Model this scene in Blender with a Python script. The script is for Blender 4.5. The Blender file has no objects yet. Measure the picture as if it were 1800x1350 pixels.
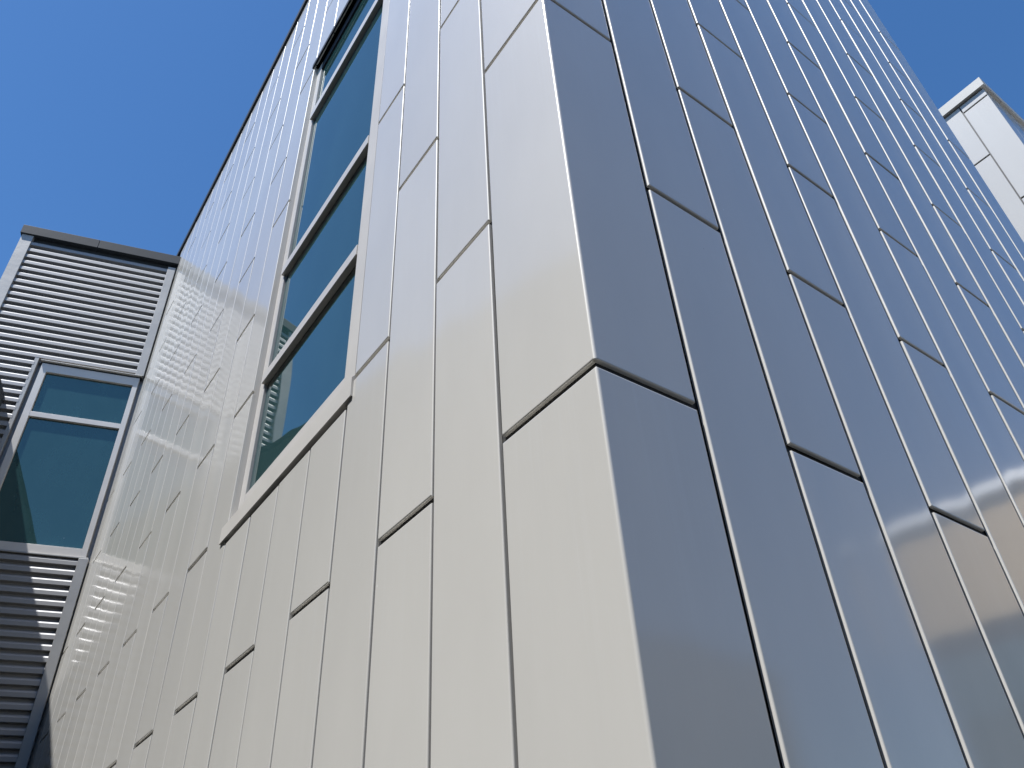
import bpy, bmesh, math, random
from mathutils import Vector, Matrix

R = math.radians
random.seed(7)
scene = bpy.context.scene
COL = scene.collection

# ------------------------------------------------------------------ scale
W = 0.3048            # one cladding module (12 inch panel) in metres
EYE = 1.60            # eye height of the photographer
ZG = -EYE / W         # ground level in modules below the eye


def M(x, y, z):
    """modules (z measured from eye height) -> metres above ground"""
    return Vector((x * W, y * W, z * W + EYE))


# ------------------------------------------------------------------ camera
cam_d = bpy.data.cameras.new('camera')
cam = bpy.data.objects.new('camera', cam_d)
COL.objects.link(cam)
scene.camera = cam
cam_d.sensor_width = 36.0
cam_d.lens = 36.0 * 1397.694 / 1800.0
cam_d.clip_start = 0.02
cam_d.clip_end = 5000
PITCH, ROLL, HEAD = R(37.5832), R(-3.45062), R(37.4345)
CAMP = M(-2.96854, -2.94688, 0)
Fv = Vector((math.sin(HEAD) * math.cos(PITCH), math.cos(HEAD) * math.cos(PITCH), math.sin(PITCH)))
R0 = Vector((math.cos(HEAD), -math.sin(HEAD), 0))
U0 = R0.cross(Fv)
Rv = R0 * math.cos(ROLL) + U0 * math.sin(ROLL)
Uv = -R0 * math.sin(ROLL) + U0 * math.cos(ROLL)
cam.matrix_world = Matrix(((Rv.x, Uv.x, -Fv.x, CAMP.x), (Rv.y, Uv.y, -Fv.y, CAMP.y),
                           (Rv.z, Uv.z, -Fv.z, CAMP.z), (0, 0, 0, 1)))

# ------------------------------------------------------------------ light
SUN_EL, SUN_PHI = R(65.4), R(8.6)      # sun comes from -x, slightly from -y
SUN_DIR = Vector((-math.cos(SUN_PHI) * math.cos(SUN_EL), -math.sin(SUN_PHI) * math.cos(SUN_EL), math.sin(SUN_EL)))
world = bpy.data.worlds.new('World')
scene.world = world
world.use_nodes = True
wn = world.node_tree
sky = wn.nodes.new('ShaderNodeTexSky')
sky.sky_type = 'NISHITA'
sky.sun_disc = False
sky.sun_elevation = SUN_EL
sky.sun_rotation = math.atan2(SUN_DIR.x, SUN_DIR.y)
sky.air_density = 1.0
sky.dust_density = 0.2
sky.ozone_density = 6.5
hs = wn.nodes.new('ShaderNodeHueSaturation')
hs.inputs['Saturation'].default_value = 1.15
bg = wn.nodes['Background']
wn.links.new(sky.outputs[0], hs.inputs['Color'])
wn.links.new(hs.outputs[0], bg.inputs[0])
bg.inputs[1].default_value = 0.10

sun_d = bpy.data.lights.new('sun', 'SUN')
sun_d.energy = 5.0
sun_d.angle = R(0.53)
sun_d.color = (0.985, 0.99, 1.0)
sun = bpy.data.objects.new('sun', sun_d)
COL.objects.link(sun)
sun.rotation_euler = SUN_DIR.to_track_quat('Z', 'Y').to_euler()
sun.location = (-5, -5, 30)

scene.view_settings.view_transform = 'Standard'
scene.view_settings.look = 'None'
scene.view_settings.gamma = 1.0
scene.view_settings.use_curve_mapping = False
scene.view_settings.exposure = 0.74
scene.render.engine = 'CYCLES'
scene.cycles.max_bounces = 8
scene.cycles.glossy_bounces = 6

# ------------------------------------------------------------------ materials


def base_mat(name):
    m = bpy.data.materials.new(name)
    m.use_nodes = True
    return m, m.node_tree.nodes, m.node_tree.links, m.node_tree.nodes['Principled BSDF']


def math_node(n, l, op, a, b=None, c=None):
    k = n.new('ShaderNodeMath')
    k.operation = op
    for i, v in enumerate((a, b, c)):
        if v is None:
            continue
        if isinstance(v, (int, float)):
            k.inputs[i].default_value = v
        else:
            l.new(v, k.inputs[i])
    return k.outputs[0]


def noise(n, l, vec, scale, detail=2.0, rough=0.5, dim='3D', w=None):
    k = n.new('ShaderNodeTexNoise')
    k.noise_dimensions = dim
    k.inputs['Scale'].default_value = scale
    k.inputs['Detail'].default_value = detail
    k.inputs['Roughness'].default_value = rough
    l.new(vec, k.inputs['Vector'])
    if w is not None:
        l.new(w, k.inputs['W'])
    return k.outputs['Fac']


def mapping(n, l, vec, scale):
    k = n.new('ShaderNodeMapping')
    k.inputs['Scale'].default_value = scale
    l.new(vec, k.inputs['Vector'])
    return k.outputs[0]


def ramp(n, l, fac, p0, p1, c0=(0, 0, 0, 1), c1=(1, 1, 1, 1)):
    k = n.new('ShaderNodeValToRGB')
    k.color_ramp.elements[0].position = p0
    k.color_ramp.elements[1].position = p1
    k.color_ramp.elements[0].color = c0
    k.color_ramp.elements[1].color = c1
    l.new(fac, k.inputs[0])
    return k.outputs[0]


def mixc(n, l, fac, a, b, blend='MIX'):
    k = n.new('ShaderNodeMix')
    k.data_type = 'RGBA'
    k.blend_type = blend
    for sock, v in ((k.inputs[0], fac), (k.inputs[6], a), (k.inputs[7], b)):
        if isinstance(v, (int, float)):
            sock.default_value = v
        elif isinstance(v, tuple):
            sock.default_value = v if len(v) == 4 else (*v, 1)
        else:
            l.new(v, sock)
    return k.outputs[2]


def panel_material(name, base, metallic, rough, coat, coat_rough, wave=0.0007, dents=0.0006, dirt=0.5):
    """satin metallic paint on thin sheet: each sheet bows a little (oil canning),
    plus dust, drip streaks below the joints and small specks"""
    m, n, l, b = base_mat(name)
    tc = n.new('ShaderNodeTexCoord')
    oi = n.new('ShaderNodeObjectInfo')
    obj = tc.outputs['Object']
    sep = n.new('ShaderNodeSeparateXYZ')
    l.new(obj, sep.inputs[0])
    rnd = oi.outputs['Random']
    off = math_node(n, l, 'MULTIPLY', rnd, 50.0)
    cmb = n.new('ShaderNodeCombineXYZ')
    l.new(off, cmb.inputs[0]); l.new(off, cmb.inputs[1]); l.new(off, cmb.inputs[2])
    add = n.new('ShaderNodeVectorMath'); add.operation = 'ADD'
    l.new(obj, add.inputs[0]); l.new(cmb.outputs[0], add.inputs[1])
    vec = add.outputs[0]
    # colour: faint tone change from sheet to sheet, dust film, streaks, specks
    tone = math_node(n, l, 'MULTIPLY_ADD', rnd, 0.07, 0.965)
    film = noise(n, l, mapping(n, l, vec, (2.0, 2.0, 0.7)), 1.6, 4.0, 0.6)
    film = math_node(n, l, 'MULTIPLY_ADD', film, 0.10 * dirt, 1.0 - 0.05 * dirt)
    streak = noise(n, l, mapping(n, l, vec, (60.0, 60.0, 0.9)), 1.0, 3.0, 0.65)
    streak = ramp(n, l, streak, 0.52, 0.80)
    flake = noise(n, l, vec, 900.0, 1.0, 0.5)
    flake = math_node(n, l, 'MULTIPLY_ADD', flake, 0.05, 0.975)
    k = math_node(n, l, 'MULTIPLY', tone, film)
    k = math_node(n, l, 'MULTIPLY', k, flake)
    col = n.new('ShaderNodeVectorMath'); col.operation = 'SCALE'
    col.inputs[0].default_value = base
    l.new(k, col.inputs['Scale'])
    fade = ramp(n, l, math_node(n, l, 'MULTIPLY', sep.outputs[2], 1.0 / (5.0 * W)), 0.45, 1.0)   # drips start under the joint above
    fade = math_node(n, l, 'MULTIPLY_ADD', fade, 0.9, 0.1)
    sfac = math_node(n, l, 'MULTIPLY', math_node(n, l, 'MULTIPLY', streak, fade), 0.22 * dirt)
    c1 = mixc(n, l, sfac, col.outputs[0], (0.62, 0.61, 0.58))
    vor = n.new('ShaderNodeTexVoronoi')
    vor.inputs['Scale'].default_value = 9.0
    l.new(mapping(n, l, vec, (1.0, 1.0, 0.55)), vor.inputs['Vector'])
    speck = math_node(n, l, 'LESS_THAN', vor.outputs['Distance'], 0.020)
    sc = n.new('ShaderNodeSeparateColor')
    l.new(vor.outputs['Color'], sc.inputs[0])
    pick = math_node(n, l, 'GREATER_THAN', sc.outputs[0], 0.72)
    speck = math_node(n, l, 'MULTIPLY', speck, pick)
    pale = math_node(n, l, 'GREATER_THAN', sc.outputs[1], 0.35)
    speck_c = mixc(n, l, pale, (0.16, 0.13, 0.10), (0.80, 0.79, 0.75))
    speck = math_node(n, l, 'MULTIPLY', speck, 0.55)
    c2 = mixc(n, l, speck, c1, speck_c)
    l.new(c2, b.inputs['Base Color'])
    b.inputs['Metallic'].default_value = metallic
    b.inputs['Specular IOR Level'].default_value = 0.40
    rr = noise(n, l, vec, 3.0, 3.0, 0.6)
    l.new(math_node(n, l, 'MULTIPLY_ADD', rr, 0.06, rough - 0.03), b.inputs['Roughness'])
    b.inputs['Coat Weight'].default_value = coat
    b.inputs['Coat Roughness'].default_value = coat_rough
    b.inputs['Coat IOR'].default_value = 1.68
    # relief: oil canning
    ph = math_node(n, l, 'MULTIPLY', sep.outputs[0], 2 * math.pi / W)
    wv = math_node(n, l, 'COSINE', ph)
    amp = math_node(n, l, 'MULTIPLY_ADD', rnd, 1.6 * wave, -0.35 * wave)
    wv = math_node(n, l, 'MULTIPLY', wv, amp)
    big = noise(n, l, mapping(n, l, vec, (2.3, 2.3, 0.8)), 1.0, 1.0, 0.4)
    big = math_node(n, l, 'MULTIPLY', big, 7.0 * dents)
    fine = noise(n, l, mapping(n, l, vec, (11.0, 11.0, 4.0)), 1.0, 1.0, 0.4)
    fine = math_node(n, l, 'MULTIPLY', fine, 0.35 * dents)
    h = math_node(n, l, 'ADD', wv, math_node(n, l, 'ADD', big, fine))
    bp = n.new('ShaderNodeBump')
    bp.inputs['Strength'].default_value = 1.0
    bp.inputs['Distance'].default_value = 1.0
    l.new(h, bp.inputs['Height'])
    l.new(bp.outputs[0], b.inputs['Normal'])
    l.new(bp.outputs[0], b.inputs['Coat Normal'])
    return m


def paint_material(name, base, metallic=0.0, rough=0.45, var=0.12, scale=4.0, bump=0.0, stretch=(1, 1, 1)):
    m, n, l, b = base_mat(name)
    tc = n.new('ShaderNodeTexCoord')
    v = mapping(n, l, tc.outputs['Object'], stretch)
    f = noise(n, l, v, scale, 5.0, 0.6)
    k = math_node(n, l, 'MULTIPLY_ADD', f, 2 * var, 1.0 - var)
    g = noise(n, l, tc.outputs['Object'], 320.0, 2.0, 0.6)
    k = math_node(n, l, 'MULTIPLY', k, math_node(n, l, 'MULTIPLY_ADD', g, 0.12, 0.94))
    c = n.new('ShaderNodeVectorMath'); c.operation = 'SCALE'
    c.inputs[0].default_value = base
    l.new(k, c.inputs['Scale'])
    l.new(c.outputs[0], b.inputs['Base Color'])
    b.inputs['Metallic'].default_value = metallic
    l.new(math_node(n, l, 'MULTIPLY_ADD', f, 0.14, rough - 0.07), b.inputs['Roughness'])
    if bump:
        bp = n.new('ShaderNodeBump')
        bp.inputs['Strength'].default_value = 1.0
        bp.inputs['Distance'].default_value = 1.0
        l.new(math_node(n, l, 'MULTIPLY', f, bump), bp.inputs['Height'])
        l.new(bp.outputs[0], b.inputs['Normal'])
    return m


def glass_material(name, tint, ior=2.0):
    """coated, tinted insulating glass: dark from outside, mirror-like, slightly wavy, with dust and bird specks"""
    m, n, l, b = base_mat(name)
    tc = n.new('ShaderNodeTexCoord')
    v = tc.outputs['Object']
    film = noise(n, l, mapping(n, l, v, (1.5, 1.5, 0.8)), 2.0, 5.0, 0.65)
    film = ramp(n, l, film, 0.35, 0.85)
    c0 = mixc(n, l, math_node(n, l, 'MULTIPLY', film, 0.22), tint, tuple(min(1, t * 2.2 + 0.012) for t in tint))
    vor = n.new('ShaderNodeTexVoronoi')
    vor.inputs['Scale'].default_value = 7.0
    l.new(mapping(n, l, v, (1.3, 1.3, 0.45)), vor.inputs['Vector'])
    sc = n.new('ShaderNodeSeparateColor')
    l.new(vor.outputs['Color'], sc.inputs[0])
    sp = math_node(n, l, 'LESS_THAN', vor.outputs['Distance'], 0.030)
    sp = math_node(n, l, 'MULTIPLY', sp, math_node(n, l, 'GREATER_THAN', sc.outputs[0], 0.6))
    sp = math_node(n, l, 'MULTIPLY', sp, 0.35)
    c1 = mixc(n, l, sp, c0, (0.55, 0.56, 0.55))
    l.new(c1, b.inputs['Base Color'])
    b.inputs['IOR'].default_value = ior
    l.new(math_node(n, l, 'MULTIPLY_ADD', film, 0.02, 0.01), b.inputs['Roughness'])
    b.inputs['Specular Tint'].default_value = (0.86, 1.0, 0.86, 1)
    wv = noise(n, l, mapping(n, l, v, (1.3, 1.3, 1.0)), 1.3, 1.0, 0.3)
    bp = n.new('ShaderNodeBump')
    bp.inputs['Strength'].default_value = 1.0
    bp.inputs['Distance'].default_value = 1.0
    l.new(math_node(n, l, 'MULTIPLY', wv, 0.0028), bp.inputs['Height'])
    l.new(bp.outputs[0], b.inputs['Normal'])
    return m


MAT = {}
MAT['panel'] = panel_material('warm_grey_metallic_panel', (0.575, 0.552, 0.502), 0.07, 0.46, 0.80, 0.10, 0.00048, 0.0005, 1.5)
MAT['panel_far'] = panel_material('far_panel_glare_darkened', (0.40, 0.385, 0.355), 0.0, 0.6, 0.8, 0.10)  # same panel paint, darkened to offset the sun glare on this tower
MAT['trim_far'] = paint_material('far_trim_glare_darkened', (0.36, 0.35, 0.325), 0.0, 0.6, 0.06)  # trim colour darkened against the sun glare as well
MAT['reveal'] = paint_material('dark_joint_metal', (0.03, 0.029, 0.028), 0.0, 0.6)
MAT['trim'] = paint_material('light_grey_trim', (0.57, 0.54, 0.49), 0.1, 0.42, 0.08, 3.0, 0.0004)
MAT['frame'] = paint_material('anodised_frame', (0.57, 0.54, 0.50), 0.12, 0.4, 0.08, 5.0)
MAT['corr'] = paint_material('grey_corrugated_steel', (0.31, 0.302, 0.295), 0.28, 0.5, 0.08, 3.0, 0.0002, (0.4, 0.4, 3))
MAT['corrtrim'] = paint_material('grey_corner_flashing', (0.36, 0.345, 0.32), 0.35, 0.42, 0.14, 2.2, 0.004)
MAT['coping'] = paint_material('slate_coping', (0.035, 0.040, 0.046), 0.0, 0.55, 0.22, 2.5, 0.0015)
MAT['coping'].node_tree.nodes['Principled BSDF'].inputs['Specular IOR Level'].default_value = 0.15
MAT['black'] = paint_material('black_gasket', (0.02, 0.02, 0.022), 0.0, 0.6)
MAT['glass'] = glass_material('teal_coated_glass', (0.020, 0.054, 0.056), 2.15)
MAT['ground'] = paint_material('asphalt_yard', (0.085, 0.082, 0.075), 0.0, 0.85, 0.15, 0.6, 0.002)
MAT['stucco'] = paint_material('tan_stucco', (0.80, 0.59, 0.34), 0.0, 0.9, 0.08, 1.5, 0.003)
MAT['screen_wall'] = paint_material('grey_render', (0.42, 0.40, 0.37), 0.0, 0.85, 0.1, 0.8, 0.003)
MAT['white'] = paint_material('white_coping', (0.86, 0.85, 0.82), 0.0, 0.5, 0.05)
MAT['lowwall'] = paint_material('dark_green_grey_siding', (0.04, 0.046, 0.042), 0.1, 0.5, 0.15)

# ------------------------------------------------------------------ mesh helpers


def link(name, me, mat=None, parent=None, loc=None, rot=None):
    o = bpy.data.objects.new(name, me)
    COL.objects.link(o)
    if mat is not None and me is not None and not me.materials:
        me.materials.append(mat)
    if parent is not None:
        o.parent = parent
    if loc is not None:
        o.location = loc
    if rot is not None:
        o.rotation_euler = rot
    return o


def thing(name, label, cat, loc=(0, 0, 0), group=None):
    o = bpy.data.objects.new(name, None)
    COL.objects.link(o)
    o.location = loc
    o['label'] = label
    o['category'] = cat
    if group:
        o['group'] = group
    o.empty_display_size = 0.3
    return o


def bm_to_mesh(bm, name):
    bmesh.ops.recalc_face_normals(bm, faces=bm.faces)
    me = bpy.data.meshes.new(name)
    bm.to_mesh(me)
    bm.free()
    return me


def offset_poly(P, d):
    """mitre-offset a CCW polygon inwards by d"""
    n = len(P)
    out = []
    for i in range(n):
        a, b, c = P[i - 1], P[i], P[(i + 1) % n]
        e1 = ((b[0] - a[0]), (b[1] - a[1])); l1 = math.hypot(*e1); e1 = (e1[0] / l1, e1[1] / l1)
        e2 = ((c[0] - b[0]), (c[1] - b[1])); l2 = math.hypot(*e2); e2 = (e2[0] / l2, e2[1] / l2)
        n1 = (-e1[1], e1[0]); n2 = (-e2[1], e2[0])
        k = d / (1 + n1[0] * n2[0] + n1[1] * n2[1])
        out.append((b[0] + (n1[0] + n2[0]) * k, b[1] + (n1[1] + n2[1]) * k))
    return out


DEPTH = 0.037 * W      # depth of the reveals
BEV = 0.013 * W       # radius of the folded edges
SEG = 3


def panel_mesh(P, depth=DEPTH, bev=BEV):
    """folded sheet: outline P (metres) in local x,z; front face towards local -y"""
    loops = [([p for p in P], depth), ([p for p in P], bev)]
    for s in range(1, SEG + 1):
        a = math.pi / 2 * s / SEG
        loops.append((offset_poly(P, bev * (1 - math.cos(a))), bev * (1 - math.sin(a))))
    bm = bmesh.new()
    rings = [[bm.verts.new((x, y, z)) for (x, z) in L] for L, y in loops]
    n = len(P)
    for A, B in zip(rings, rings[1:]):
        for i in range(n):
            bm.faces.new((A[i], A[(i + 1) % n], B[(i + 1) % n], B[i]))
    bm.faces.new(rings[-1])
    me = bpy.data.meshes.new('panel')
    bm.normal_update()
    bm.to_mesh(me)
    bm.free()
    return me


_pm = {}


def panel(parent, P, origin, side, mat, name='wall_panel', jitter=True):
    """origin in metres of local (0,0); side 'R' faces -y (local x -> +x), side 'L' faces -x (local x -> -y)"""
    key = (mat.name,) + tuple((round(a, 4), round(b, 4)) for a, b in P)
    if key not in _pm:
        _pm[key] = panel_mesh(P)
    rz = 0.0 if side == 'R' else -math.pi / 2
    o = link(name, _pm[key], mat, parent, origin)
    if jitter:
        o.rotation_euler = (R(random.gauss(0, 0.03)), 0, rz + R(random.gauss(0, 0.05)))
    else:
        o.rotation_euler = (0, 0, rz)
    return o


def add_box(bm, a, b):
    x0, y0, z0 = a; x1, y1, z1 = b
    v = [bm.verts.new(p) for p in ((x0, y0, z0), (x1, y0, z0), (x1, y1, z0), (x0, y1, z0),
                                   (x0, y0, z1), (x1, y0, z1), (x1, y1, z1), (x0, y1, z1))]
    for f in ((0, 3, 2, 1), (4, 5, 6, 7), (0, 1, 5, 4), (1, 2, 6, 5), (2, 3, 7, 6), (3, 0, 4, 7)):
        bm.faces.new([v[i] for i in f])
    return v


def bevel_all(bm, w, seg=2):
    bmesh.ops.bevel(bm, geom=list(bm.edges), offset=w, segments=seg, affect='EDGES', profile=0.5)


def box(name, a, b, mat, parent=None, bev=0.0015, rot=None, loc=None):
    """bevelled box; a,b in metres (local)"""
    bm = bmesh.new()
    lo = [min(p, q) for p, q in zip(a, b)]
    hi = [max(p, q) for p, q in zip(a, b)]
    add_box(bm, lo, hi)
    if bev:
        bevel_all(bm, min(bev, 0.3 * min(h - q for h, q in zip(hi, lo))))
    return link(name, bm_to_mesh(bm, name), mat, parent, loc, rot)


def prism(name, prof, ax, t0, t1, mat, parent=None):
    """profile polygon extruded along axis: ax='x' -> profile in (y,z); ax='y' -> profile in (x,z)"""
    bm = bmesh.new()
    rows = []
    for t in (t0, t1):
        rows.append([bm.verts.new((t, p, q) if ax == 'x' else (p, t, q)) for p, q in prof])
    n = len(prof)
    for i in range(n):
        bm.faces.new((rows[0][i], rows[0][(i + 1) % n], rows[1][(i + 1) % n], rows[1][i]))
    bm.faces.new(rows[0]); bm.faces.new(list(reversed(rows[1])))
    return link(name, bm_to_mesh(bm, name), mat, parent)


def MB(name, a, b, mat, parent=None, bev=0.0015):
    """box with corners in modules (z from eye)"""
    return box(name, M(*a), M(*b), mat, parent, bev)


# ------------------------------------------------------------------ setting
bm = bmesh.new()
s = 1500
vs = [bm.verts.new(p) for p in ((-s, -s, 0), (s, -s, 0), (s, s, 0), (-s, s, 0))]
bm.faces.new(vs)
g = link('ground', bm_to_mesh(bm, 'ground'), MAT['ground'])
g['kind'] = 'structure'

# ------------------------------------------------------------------ tower geometry constants (modules)
Z0, H = 3.36828, 2.51295      # first joint above the eye, half a panel length
XR, YL = 1.00754, 1.13855     # first seam on each side of the corner
GX, GY, GZ = 0.045, 0.042, 0.066
ZTOP, ZBOT = 25.28, ZG + 0.55
NX = 14                        # right wall modules
NYL = 22                       # left wall modules
XEND = XR + NX - 1
LAP = 0.015                    # each sheet of the right wall laps a little proud of its neighbour


def joints(odd, top, bot):
    """joint heights of a column, panels run from one joint up to the next"""
    js = [bot]
    k = -9 if odd else -8
    while Z0 + k * H < top - 0.12:
        z = Z0 + k * H
        if z > bot + 0.12:
            js.append(z)
        k += 2
    js.append(top + GZ)
    return js


def rect(w, h):
    return [(0, 0), (w * W, 0), (w * W, h * W), (0, h * W)]


tower = thing('metal_clad_tower', 'tall pale grey metal panel tower whose sharp corner fills the middle of the picture', 'building', M(0, 0, ZG))


def T(name, me, mat, loc, rot=None, parent=tower):
    return link(name, me, mat, parent, loc - parent.location, rot)


# core behind the sheets, seen only in the reveals
bm = bmesh.new()
WY0, WY1, WZ0, WZ1 = 4.0, 8.2, 5.56, 18.45      # tower window opening
d = 0.037
x1, y1 = XEND, 24.5
lo = ZG + 0.02
for a, b in (((d, d, ZG), (x1, WY0, ZTOP)), ((d, WY0, ZG), (x1, WY1, WZ0)), ((d, WY0, WZ1), (x1, WY1, ZTOP)),
             ((d, WY1, ZG), (x1, y1, ZTOP)), ((0.9, WY0, WZ0), (x1, WY1, WZ1))):
    add_box(bm, M(*a) - tower.location, M(*b) - tower.location)
core = link('wall_core', bm_to_mesh(bm, 'wall_core'), MAT['reveal'], tower)

TL = tower.location


def P_(x, y, z):
    return M(x, y, z) - TL


# right wall: columns of staggered sheets
for c in range(1, NX):
    xa = XR + (c - 1)
    xb = XR + c - (GX if c < NX - 1 else 0)
    js = joints(c % 2 == 1, ZTOP, ZBOT)
    for a, b in zip(js, js[1:]):
        if b - a < 0.15:
            continue
        o = panel(tower, rect(xb - xa, b - GZ - a), P_(xa, -LAP, a), 'R', MAT['panel'])
        o.rotation_euler.z += math.atan2(LAP, 1.0)

# left wall
for j in range(0, NYL):
    ya = YL + j
    yb = YL + j + 1 - GY
    js = joints(j % 2 == 0, ZTOP, ZBOT)
    for a, b in zip(js, js[1:]):
        h = b - GZ - a
        if b - a < 0.15:
            continue
        zt = b - GZ
        u0, u1 = 0.0, yb - ya            # local x runs towards -y : 0 at yb
        if j == 2 and zt > WZ0 + 0.3 and a < WZ1:           # sheet right of the window, trimmed
            if a > WZ0:
                P = [((yb - WY0 + 0.045) * W, 0), ((yb - ya) * W, 0), ((yb - ya) * W, h * W), ((yb - WY0 + 0.045) * W, h * W)]
            else:
                P = rect(yb - ya, h)
                P = [(0, 0), ((yb - ya) * W, 0), ((yb - ya) * W, h * W), ((yb - WY0 + 0.045) * W, h * W),
                     ((yb - WY0 + 0.045) * W, (WZ0 - GZ - a) * W), (0, (WZ0 - GZ - a) * W)]
        elif 3 <= j <= 6 and zt > WZ0 - GZ and a < WZ1:
            if a < WZ0:
                P = rect(yb - ya, WZ0 - GZ - a)
            elif zt > WZ1 + 0.1:
                P = [(0, (WZ1 - a) * W), ((yb - ya) * W, (WZ1 - a) * W), ((yb - ya) * W, h * W), (0, h * W)]
            else:
                continue
        elif j == 7 and zt > WZ0 and a < WZ1 - 0.05:
            cut = (yb - WY1) * W
            if a > WZ0:
                P = [(0, 0), (cut, 0), (cut, h * W), (0, h * W)]
            else:
                k = (WZ0 - GZ - a) * W
                P = [(0, 0), ((yb - ya) * W, 0), ((yb - ya) * W, k), (cut, k), (cut, h * W), (0, h * W)]
        else:
            P = rect(yb - ya, h)
        if j == 7 and WZ0 < a < WZ1 - 0.05:
            pass
        panel(tower, P, P_(0, yb, a), 'L', MAT['panel'])


def corner_mesh(h):
    """L-shaped folded sheet around the corner, height h in modules"""
    xe, ye = XR - GX, YL - GY
    rad = 0.022
    path = [(0.037, ye), (0.012, ye)]
    for s_ in range(1, SEG + 1):
        a = math.pi / 2 * s_ / SEG
        path.append((0.012 * (1 - math.sin(a)), ye - 0.012 * (1 - math.cos(a))))
    path.append((0, rad))
    for s_ in range(1, 6):
        a = math.pi / 2 * s_ / 5
        path.append((rad * (1 - math.cos(a)), rad * (1 - math.sin(a))))
    path.append((xe - 0.012, 0))
    for s_ in range(1, SEG + 1):
        a = math.pi / 2 * s_ / SEG
        path.append((xe - 0.012 * (1 - math.sin(a)), 0.012 * (1 - math.cos(a))))
    path.append((xe, 0.037))
    # outward normals are -x on the left leg, -y on the right leg; offset for the bottom and top folds
    prof = []
    b_ = 0.012
    cx, cy = 0.5, 0.5

    def inward(p, dd):
        x, y = p
        return (max(x, 0) + dd if y > rad * 0.9 and x < xe * 0.2 else x, y + dd if x > rad * 0.9 and y < ye * 0.2 else y)
    bm = bmesh.new()
    layers = []
    for zz, dd in ([(0.0, 0.037), (0.0, b_)] + [(b_ * (1 - math.cos(math.pi / 2 * s_ / SEG)), b_ * (1 - math.sin(math.pi / 2 * s_ / SEG))) for s_ in range(1, SEG + 1)]):
        layers.append((zz, dd))
    layers = layers + [(h - z, dd) for z, dd in reversed(layers)]
    rows = []
    for z, dd in layers:
        row = []
        for (x, y) in path:
            q = [x, y]
            if y >= x:      # left leg
                q[0] = max(x, dd)
                if x < 1e-6 + 0.0:
                    q[0] = dd
            if x >= y:      # right leg
                q[1] = max(y, dd)
            row.append(bm.verts.new((q[0] * W, q[1] * W, z * W)))
        rows.append(row)
    for A, B in zip(rows, rows[1:]):
        for i in range(len(path) - 1):
            try:
                bm.faces.new((A[i], A[i + 1], B[i + 1], B[i]))
            except ValueError:
                pass
    bmesh.ops.remove_doubles(bm, verts=bm.verts, dist=1e-6)
    bm.normal_update()
    me = bpy.data.meshes.new('corner_panel')
    bm.to_mesh(me)
    bm.free()
    return me


_cm = {}
js = joints(False, ZTOP, ZBOT)
for a, b in zip(js, js[1:]):
    h = round(b - GZ - a, 4)
    if h not in _cm:
        _cm[h] = corner_mesh(h)
    o = link('corner_panel', _cm[h], MAT['panel'], tower, P_(0, 0, a))

# end wall of the tower and base plinth
MB('end_wall', (XEND + 0.003, 0.02, ZG), (XEND + 0.05, 12, ZTOP), MAT['panel']).parent = tower
o = COL.objects['end_wall']; o.location = -TL
o = MB('plinth', (-0.03, -0.03, ZG), (XEND + 0.03, 24.0, ZBOT - 0.03), MAT['reveal']); o.parent = tower; o.location = -TL

# parapet coping: lengths along both walls, dark colour paints in the underside shade
PZ0, PZ1, PE = 25.46, 25.80, 0.06


def coping(name, a, b, mat, par, bev=0.0025):
    o = MB(name, a, b, mat, None, bev)
    o.parent = par
    o.location = -par.location
    return o


for ya, yb in ((-PE, 8.0), (8.02, 16.0), (16.02, 24.4)):
    coping('parapet_coping', (-PE, ya, PZ0), (1.2, yb, PZ1), MAT['coping'], tower)
for xa, xb in ((1.22, 7.6), (7.62, XEND + PE)):
    coping('parapet_coping', (xa, -PE, PZ0), (xb, 1.2, PZ1), MAT['coping'], tower)

# ------------------------------------------------------------------ tower window
win = bpy.data.objects.new('tall_window', None)
COL.objects.link(win)
win.parent = tower
win.location = P_(0, WY0, WZ0)
WL = M(0, WY0, WZ0)


def WB(name, a, b, mat, bev=0.0015):
    o = MB(name, a, b, mat, None, bev)
    o.parent = win
    o.location = -WL
    return o


XF, XGL = 0.11, 0.165
WB('frame_jamb', (XF, WY0 + 0.02, WZ0 + 0.3), (0.5, WY0 + 0.50, WZ1), MAT['frame'])
WB('jamb_return', (0.030, WY1 - 0.008, WZ0 + 0.3), (0.4, WY1 + 0.05, WZ1), MAT['panel'], 0)
WB('frame_jamb', (XF, WY1 - 0.25, WZ0 + 0.3), (0.5, WY1 - 0.01, WZ1), MAT['frame'])
WB('frame_head', (XF + 0.005, WY0 + 0.5, WZ1 - 0.32), (0.5, WY1 - 0.25, WZ1 - 0.002), MAT['coping'])  # dark colour paints in the shade under the window head
WB('frame_bottom', (XF + 0.005, WY0 + 0.5, WZ0 + 0.3), (0.5, WY1 - 0.25, WZ0 + 0.72), MAT['frame'])
# flat trim strip beside the right jamb
WB('jamb_trim', (0.016, WY0, WZ0 + 0.35), (0.08, WY0 + 0.30, WZ1 - 0.02), MAT['trim'], 0.001)
mz = [(8.43, 8.63), (11.03, 11.245), (16.04, 16.30)]
for a, b in mz:
    WB('mullion', (0.062, WY0 + 0.46, a), (0.45, WY1 - 0.21, b), MAT['frame'])
edges = [WZ0 + 0.72] + [v for p in mz for v in p] + [WZ1 - 0.32]
for k in range(0, len(edges), 2):
    a, b = edges[k], edges[k + 1]
    WB('gasket', (XGL - 0.006, WY0 + 0.49, a - 0.02), (XGL + 0.05, WY1 - 0.24, b + 0.02), MAT['black'], 0)
    WB('glass_pane', (XGL - 0.012, WY0 + 0.52, a + 0.03), (XGL + 0.03, WY1 - 0.275, b - 0.03), MAT['glass'], 0)
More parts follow.
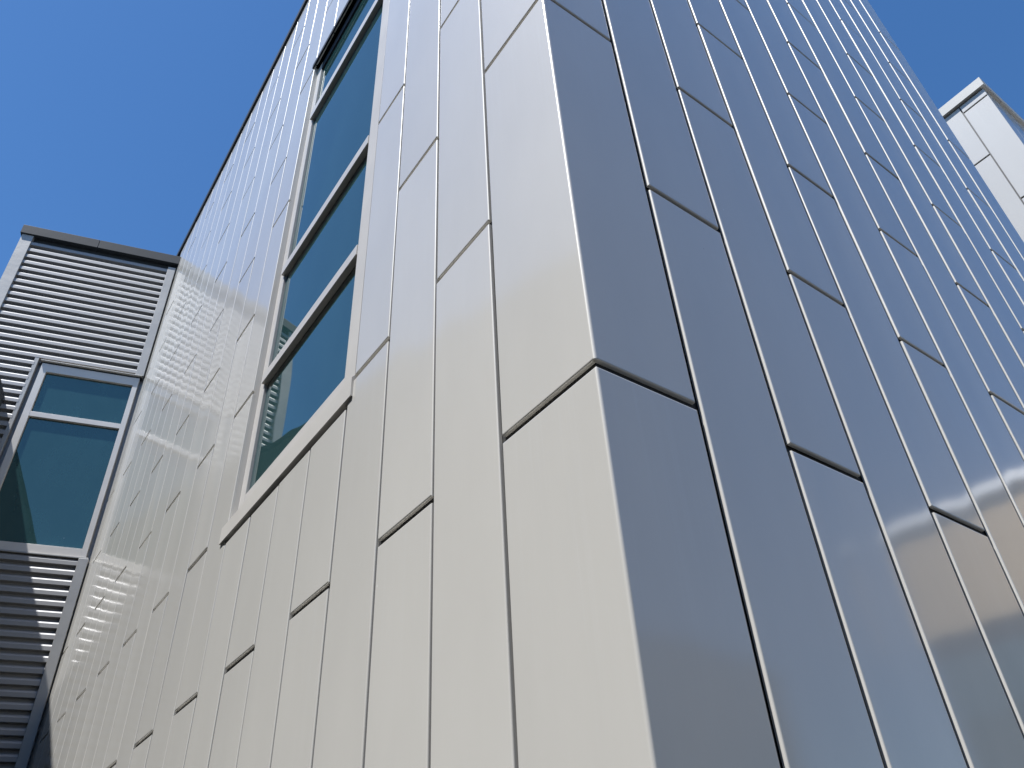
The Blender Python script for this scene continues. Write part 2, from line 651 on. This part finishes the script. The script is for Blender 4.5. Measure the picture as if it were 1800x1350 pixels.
# sill and head flashings
prism('sill_flashing', [(p * W, q * W) for p, q in ((-0.03, 5.58 - WZ0), (-0.03, 5.85 - WZ0), (0.06, 5.95 - WZ0), (0.3, 5.95 - WZ0), (0.3, 5.58 - WZ0))], 'y',
      (-0.03) * W, (WY1 - WY0 + 0.16) * W, MAT['trim'], win)
WB('head_flashing', (-0.03, WY0 - 0.05, WZ1), (0.25, WY1 + 0.06, WZ1 + 0.16), MAT['coping'])  # dark colour stands in for the shaded soffit

# ------------------------------------------------------------------ corrugated wing behind, on the left
A = R(15.5)
wing = thing('corrugated_wing', 'lower dark grey ribbed metal wing with slate coping, left of the tower', 'building', M(0, 22.8, ZG))
wing.rotation_euler = (0, 0, -A)
# local frame: x runs along the wall (0 at the inner corner, negative to the left), -y faces the viewer


def C_(t, d_, z):
    return Vector((-t * W, d_ * W, (z - ZG) * W))


def CB(name, t0, t1, d0, d1, z0, z1, mat, par=None, bev=0.0015):
    par = par or wing
    off = par.location if par is not wing else Vector((0, 0, 0))
    return box(name, C_(t0, d0, z0) - off, C_(t1, d1, z1) - off, mat, par, bev)


TW = 5.66
CTOP = 24.68
CB('wing_body', 0.0, TW, 0.24, 14, ZG, 24.3, MAT['corr'], bev=0)
PITCH_C = 0.3265
RIBTOP = 23.985
# rib profile, depth towards viewer is negative: bright sloped top, flat face, sloped underside, then the pan
RD = 0.155
prof = [(0.0, 0.004), (-0.112, 0.004), (-RD, -0.066), (-RD, -0.188), (-0.012, -0.205), (-0.0, -0.22), (0.0, -PITCH_C + 0.004)]


def rib_mesh(t0, t1):
    bm = bmesh.new()
    rows = []
    for t in (t0, t1):
        rows.append([bm.verts.new((-t * W, (p + 0.17) * W, q * W)) for p, q in prof])
    for i in range(len(prof) - 1):
        bm.faces.new((rows[1][i], rows[0][i], rows[0][i + 1], rows[1][i + 1]))
    bm.faces.new(rows[0][:6]); bm.faces.new(list(reversed(rows[1][:6])))
    me = bpy.data.meshes.new('rib')
    bmesh.ops.recalc_face_normals(bm, faces=bm.faces)
    bm.to_mesh(me)
    bm.free()
    return me


ribs = {'full': rib_mesh(0.05, TW - 0.06), 'left': rib_mesh(3.56, TW - 0.06)}
CW0, CW1, CWZ0, CWZ1 = 0.10, 3.41, 11.36, 18.42     # window opening along the wall
clad = bpy.data.objects.new('corrugated_cladding', None)
COL.objects.link(clad)
clad.parent = wing
z = RIBTOP
while z > ZG + 0.5:
    hide = (z - 0.05 > CWZ0 and z - PITCH_C < CWZ1)
    me = ribs['left'] if hide else ribs['full']
    link('rib', me, MAT['corr'], clad, Vector((0, 0, (z - ZG) * W)))
    z -= PITCH_C
# flashings
CB('corner_flashing', 5.26, TW, -0.02, 0.25, ZG, 24.24, MAT['corrtrim'], bev=0.003)
CB('edge_flashing', 0.055, 0.335, -0.02, 0.18, CWZ1 + 0.05, 24.05, MAT['corrtrim'], bev=0.003)
CB('edge_flashing', 0.055, 0.335, -0.02, 0.18, ZG, CWZ0 - 0.06, MAT['corrtrim'], bev=0.003)
for t0, t1 in ((-0.02, 3.0), (3.012, TW + 0.07)):
    CB('roof_coping', t0, t1, -0.085, 2.2, 24.25, CTOP, MAT['coping'], bev=0.003)
CB('fascia', 0.02, TW - 0.02, 0.165, 0.3, 23.95, 24.245, MAT['coping'], bev=0)

cwin = bpy.data.objects.new('wing_window', None)
COL.objects.link(cwin)
cwin.parent = wing
cwin.location = C_(CW0, 0, CWZ0)
CL = cwin.location.copy()


def CWB(name, t0, t1, d0, d1, z0, z1, mat, bev=0.0015):
    return box(name, C_(t0, d0, z0) - CL, C_(t1, d1, z1) - CL, mat, cwin, bev)


CWB('jamb_flashing', 3.47, 3.60, 0.02, 0.22, CWZ0 - 0.02, CWZ1 + 0.17, MAT['corrtrim'])
CWB('head_flashing', 0.12, 3.39, -0.035, 0.24, CWZ1 + 0.035, CWZ1 + 0.055, MAT['trim'], 0.001)
CWB('head_flashing', 0.12, 3.39, 0.06, 0.239, CWZ1 - 0.02, CWZ1 + 0.033, MAT['black'], 0)
fd = 0.055
CWB('frame_jamb', 0.16, 0.325, fd, 0.4, CWZ0, CWZ1 - 0.03, MAT['frame'])
CWB('frame_jamb', 3.12, 3.33, fd, 0.4, CWZ0, CWZ1 - 0.03, MAT['frame'])
CWB('frame_head', 0.325, 3.12, fd + 0.004, 0.4, 18.05, CWZ1 - 0.032, MAT['frame'])
CWB('frame_bottom', 0.325, 3.12, fd + 0.004, 0.4, CWZ0 + 0.002, 11.64, MAT['frame'])
CWB('mullion', 0.325, 3.12, fd + 0.004, 0.4, 16.17, 16.36, MAT['frame'])
for a, b in ((11.64, 16.17), (16.36, 18.05)):
    CWB('gasket', 0.3, 3.15, 0.163, 0.2, a - 0.02, b + 0.02, MAT['black'], 0)
    CWB('glass_pane', 0.345, 3.10, 0.155, 0.19, a + 0.02, b - 0.02, MAT['glass'], 0)
CWB('sill_flashing', 0.08, 3.42, 0.0, 0.2, CWZ0 - 0.06, CWZ0 - 0.015, MAT['corrtrim'])

# ------------------------------------------------------------------ low wing further left: outside the frame, casts the shadow on the ribs
# its roof edge runs square to the ribbed wall
low = thing('low_side_wing', 'low dark building beyond the left picture edge, shading the ribbed wing', 'building', M(0, 22.8, ZG))
low.rotation_euler = (0, 0, -A)
# shadow plane through the ribbed wall: z = 7.276 + 2.461*x ; find the roof height that casts it from t = TL_
tL = 4.0
sx = -math.sin(A) * SUN_DIR.y * 0 + (SUN_DIR.x * math.cos(A) + SUN_DIR.y * -math.sin(A))   # sun along local x
zl = 7.276 - 2.461 * (-tL * math.cos(A)) * 1.0
# the plane contains the edge direction (local y) so the height at local x=-tL is simply on the plane
box('body', C_(tL, 0.3, ZG), C_(tL + 12, -60, zl - 0.3), MAT['lowwall'], low, 0)
box('roof_coping', C_(tL - 0.0, 0.3, zl - 0.3), C_(tL + 12.1, -60.1, zl), MAT['coping'], low, 0.004)

# ------------------------------------------------------------------ second tower on the right, beyond a recess
X2, Y2, Z2 = 22.45, -0.124, 26.45
tower2 = thing('far_metal_tower', 'second pale metal panel tower peeking out behind the right edge', 'building', M(X2, Y2, ZG))
T2 = tower2.location


def P2(x, y, z):
    return M(X2 + x, Y2 + y, z) - T2


bm = bmesh.new()
add_box(bm, P2(0.045, 0.045, ZG), P2(9, 12, Z2))
link('wall_core', bm_to_mesh(bm, 'wall_core'), MAT['reveal'], tower2)
for j in range(-1, 6):
    ya, yb = (0.0, 1.0 - GY) if j == -1 else (j + 1.0, j + 2.0 - GY)
    js = joints(j % 2 != 0, Z2 - 0.1, ZG + 0.5)
    for a, b in zip(js, js[1:]):
        if b - a < 0.2 or b < 6:
            continue
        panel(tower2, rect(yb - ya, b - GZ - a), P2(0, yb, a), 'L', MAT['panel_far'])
for c in range(0, 8):
    js = joints(c % 2 == 0, Z2 - 0.1, ZG + 0.5)
    for a, b in zip(js, js[1:]):
        if b - a < 0.2 or b < 11:
            continue
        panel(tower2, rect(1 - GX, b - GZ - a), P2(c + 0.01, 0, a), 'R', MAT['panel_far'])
for a, b in (((-0.12, -0.12, Z2 - 0.04), (1.2, 7.5, Z2 + 0.42)), ((1.22, -0.12, Z2 - 0.04), (9, 1.2, Z2 + 0.42))):
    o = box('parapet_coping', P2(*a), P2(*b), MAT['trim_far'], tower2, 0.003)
# link between the towers, set back
link_b = thing('recessed_link_block', 'recessed connecting block between the two metal towers', 'building', M(XEND + 0.1, 7, ZG))
box('body', (0, 0, 0), ((X2 - XEND - 0.15) * W, 4 * W, 20 * W), MAT['panel'], link_b, 0)
box('roof_coping', (0, -0.1 * W, 20 * W), ((X2 - XEND - 0.15) * W, 4 * W, 20.4 * W), MAT['trim'], link_b, 0)

# ------------------------------------------------------------------ tan building across the yard: seen only mirrored in the right-hand wall
tan = thing('tan_stucco_building', 'tan building with white coping, mirrored in the right metal wall', 'building', M(26, -11, ZG))
tl = tan.location


def TB(name, a, b, mat, bev=0.004):
    return box(name, M(*a) - tl, M(*b) - tl, mat, tan, bev)


TB('wall', (26, -11, 9.3), (50, -2.5, 13.3), MAT['stucco'], 0)
TB('ground_floor', (26.4, -10.8, ZG), (50, -2.7, 9.3), MAT['coping'], 0)
TB('storefront_glass', (26.3, -10.4, ZG + 1), (26.4, -3, 8.6), MAT['glass'], 0)
prism('roof_coping', [(p * W, q * W) for p, q in ((-0.2, 13.3 - ZG), (-0.2, 13.4 - ZG), (0.35, 13.98 - ZG), (24.2, 14.0 - ZG), (24.2, 13.3 - ZG))], 'y',
      -0.2 * W, 8.7 * W, MAT['white'], tan)

# ------------------------------------------------------------------ added unseen block behind the photographer: cuts sky light, mirrored in right wall
screen_b = thing('added_sky_screen', 'plain grey block added unseen behind the photographer to screen sky light', 'building', M(-30, -46, ZG))
ol = screen_b.location


def OB(name, a, b, mat, par=None, bev=0.0):
    return box(name, M(*a) - ol, M(*b) - ol, mat, screen_b, bev)


OB('wall', (-30, -70, ZG), (70, -46, 24), MAT['screen_wall'])
OB('roof_coping', (-30.3, -70.3, 24), (70.3, -45.7, 24.6), MAT['coping'])
for zf in (0.5, 11.5):
    for k in range(16):
        xk = -27 + k * 6.1
        OB('window', (xk, -46, zf), (xk + 3.6, -45.9, zf + 6.0), MAT['glass'])
        OB('window_sill', (xk - 0.2, -46, zf - 0.35), (xk + 3.8, -45.6, zf), MAT['white'])
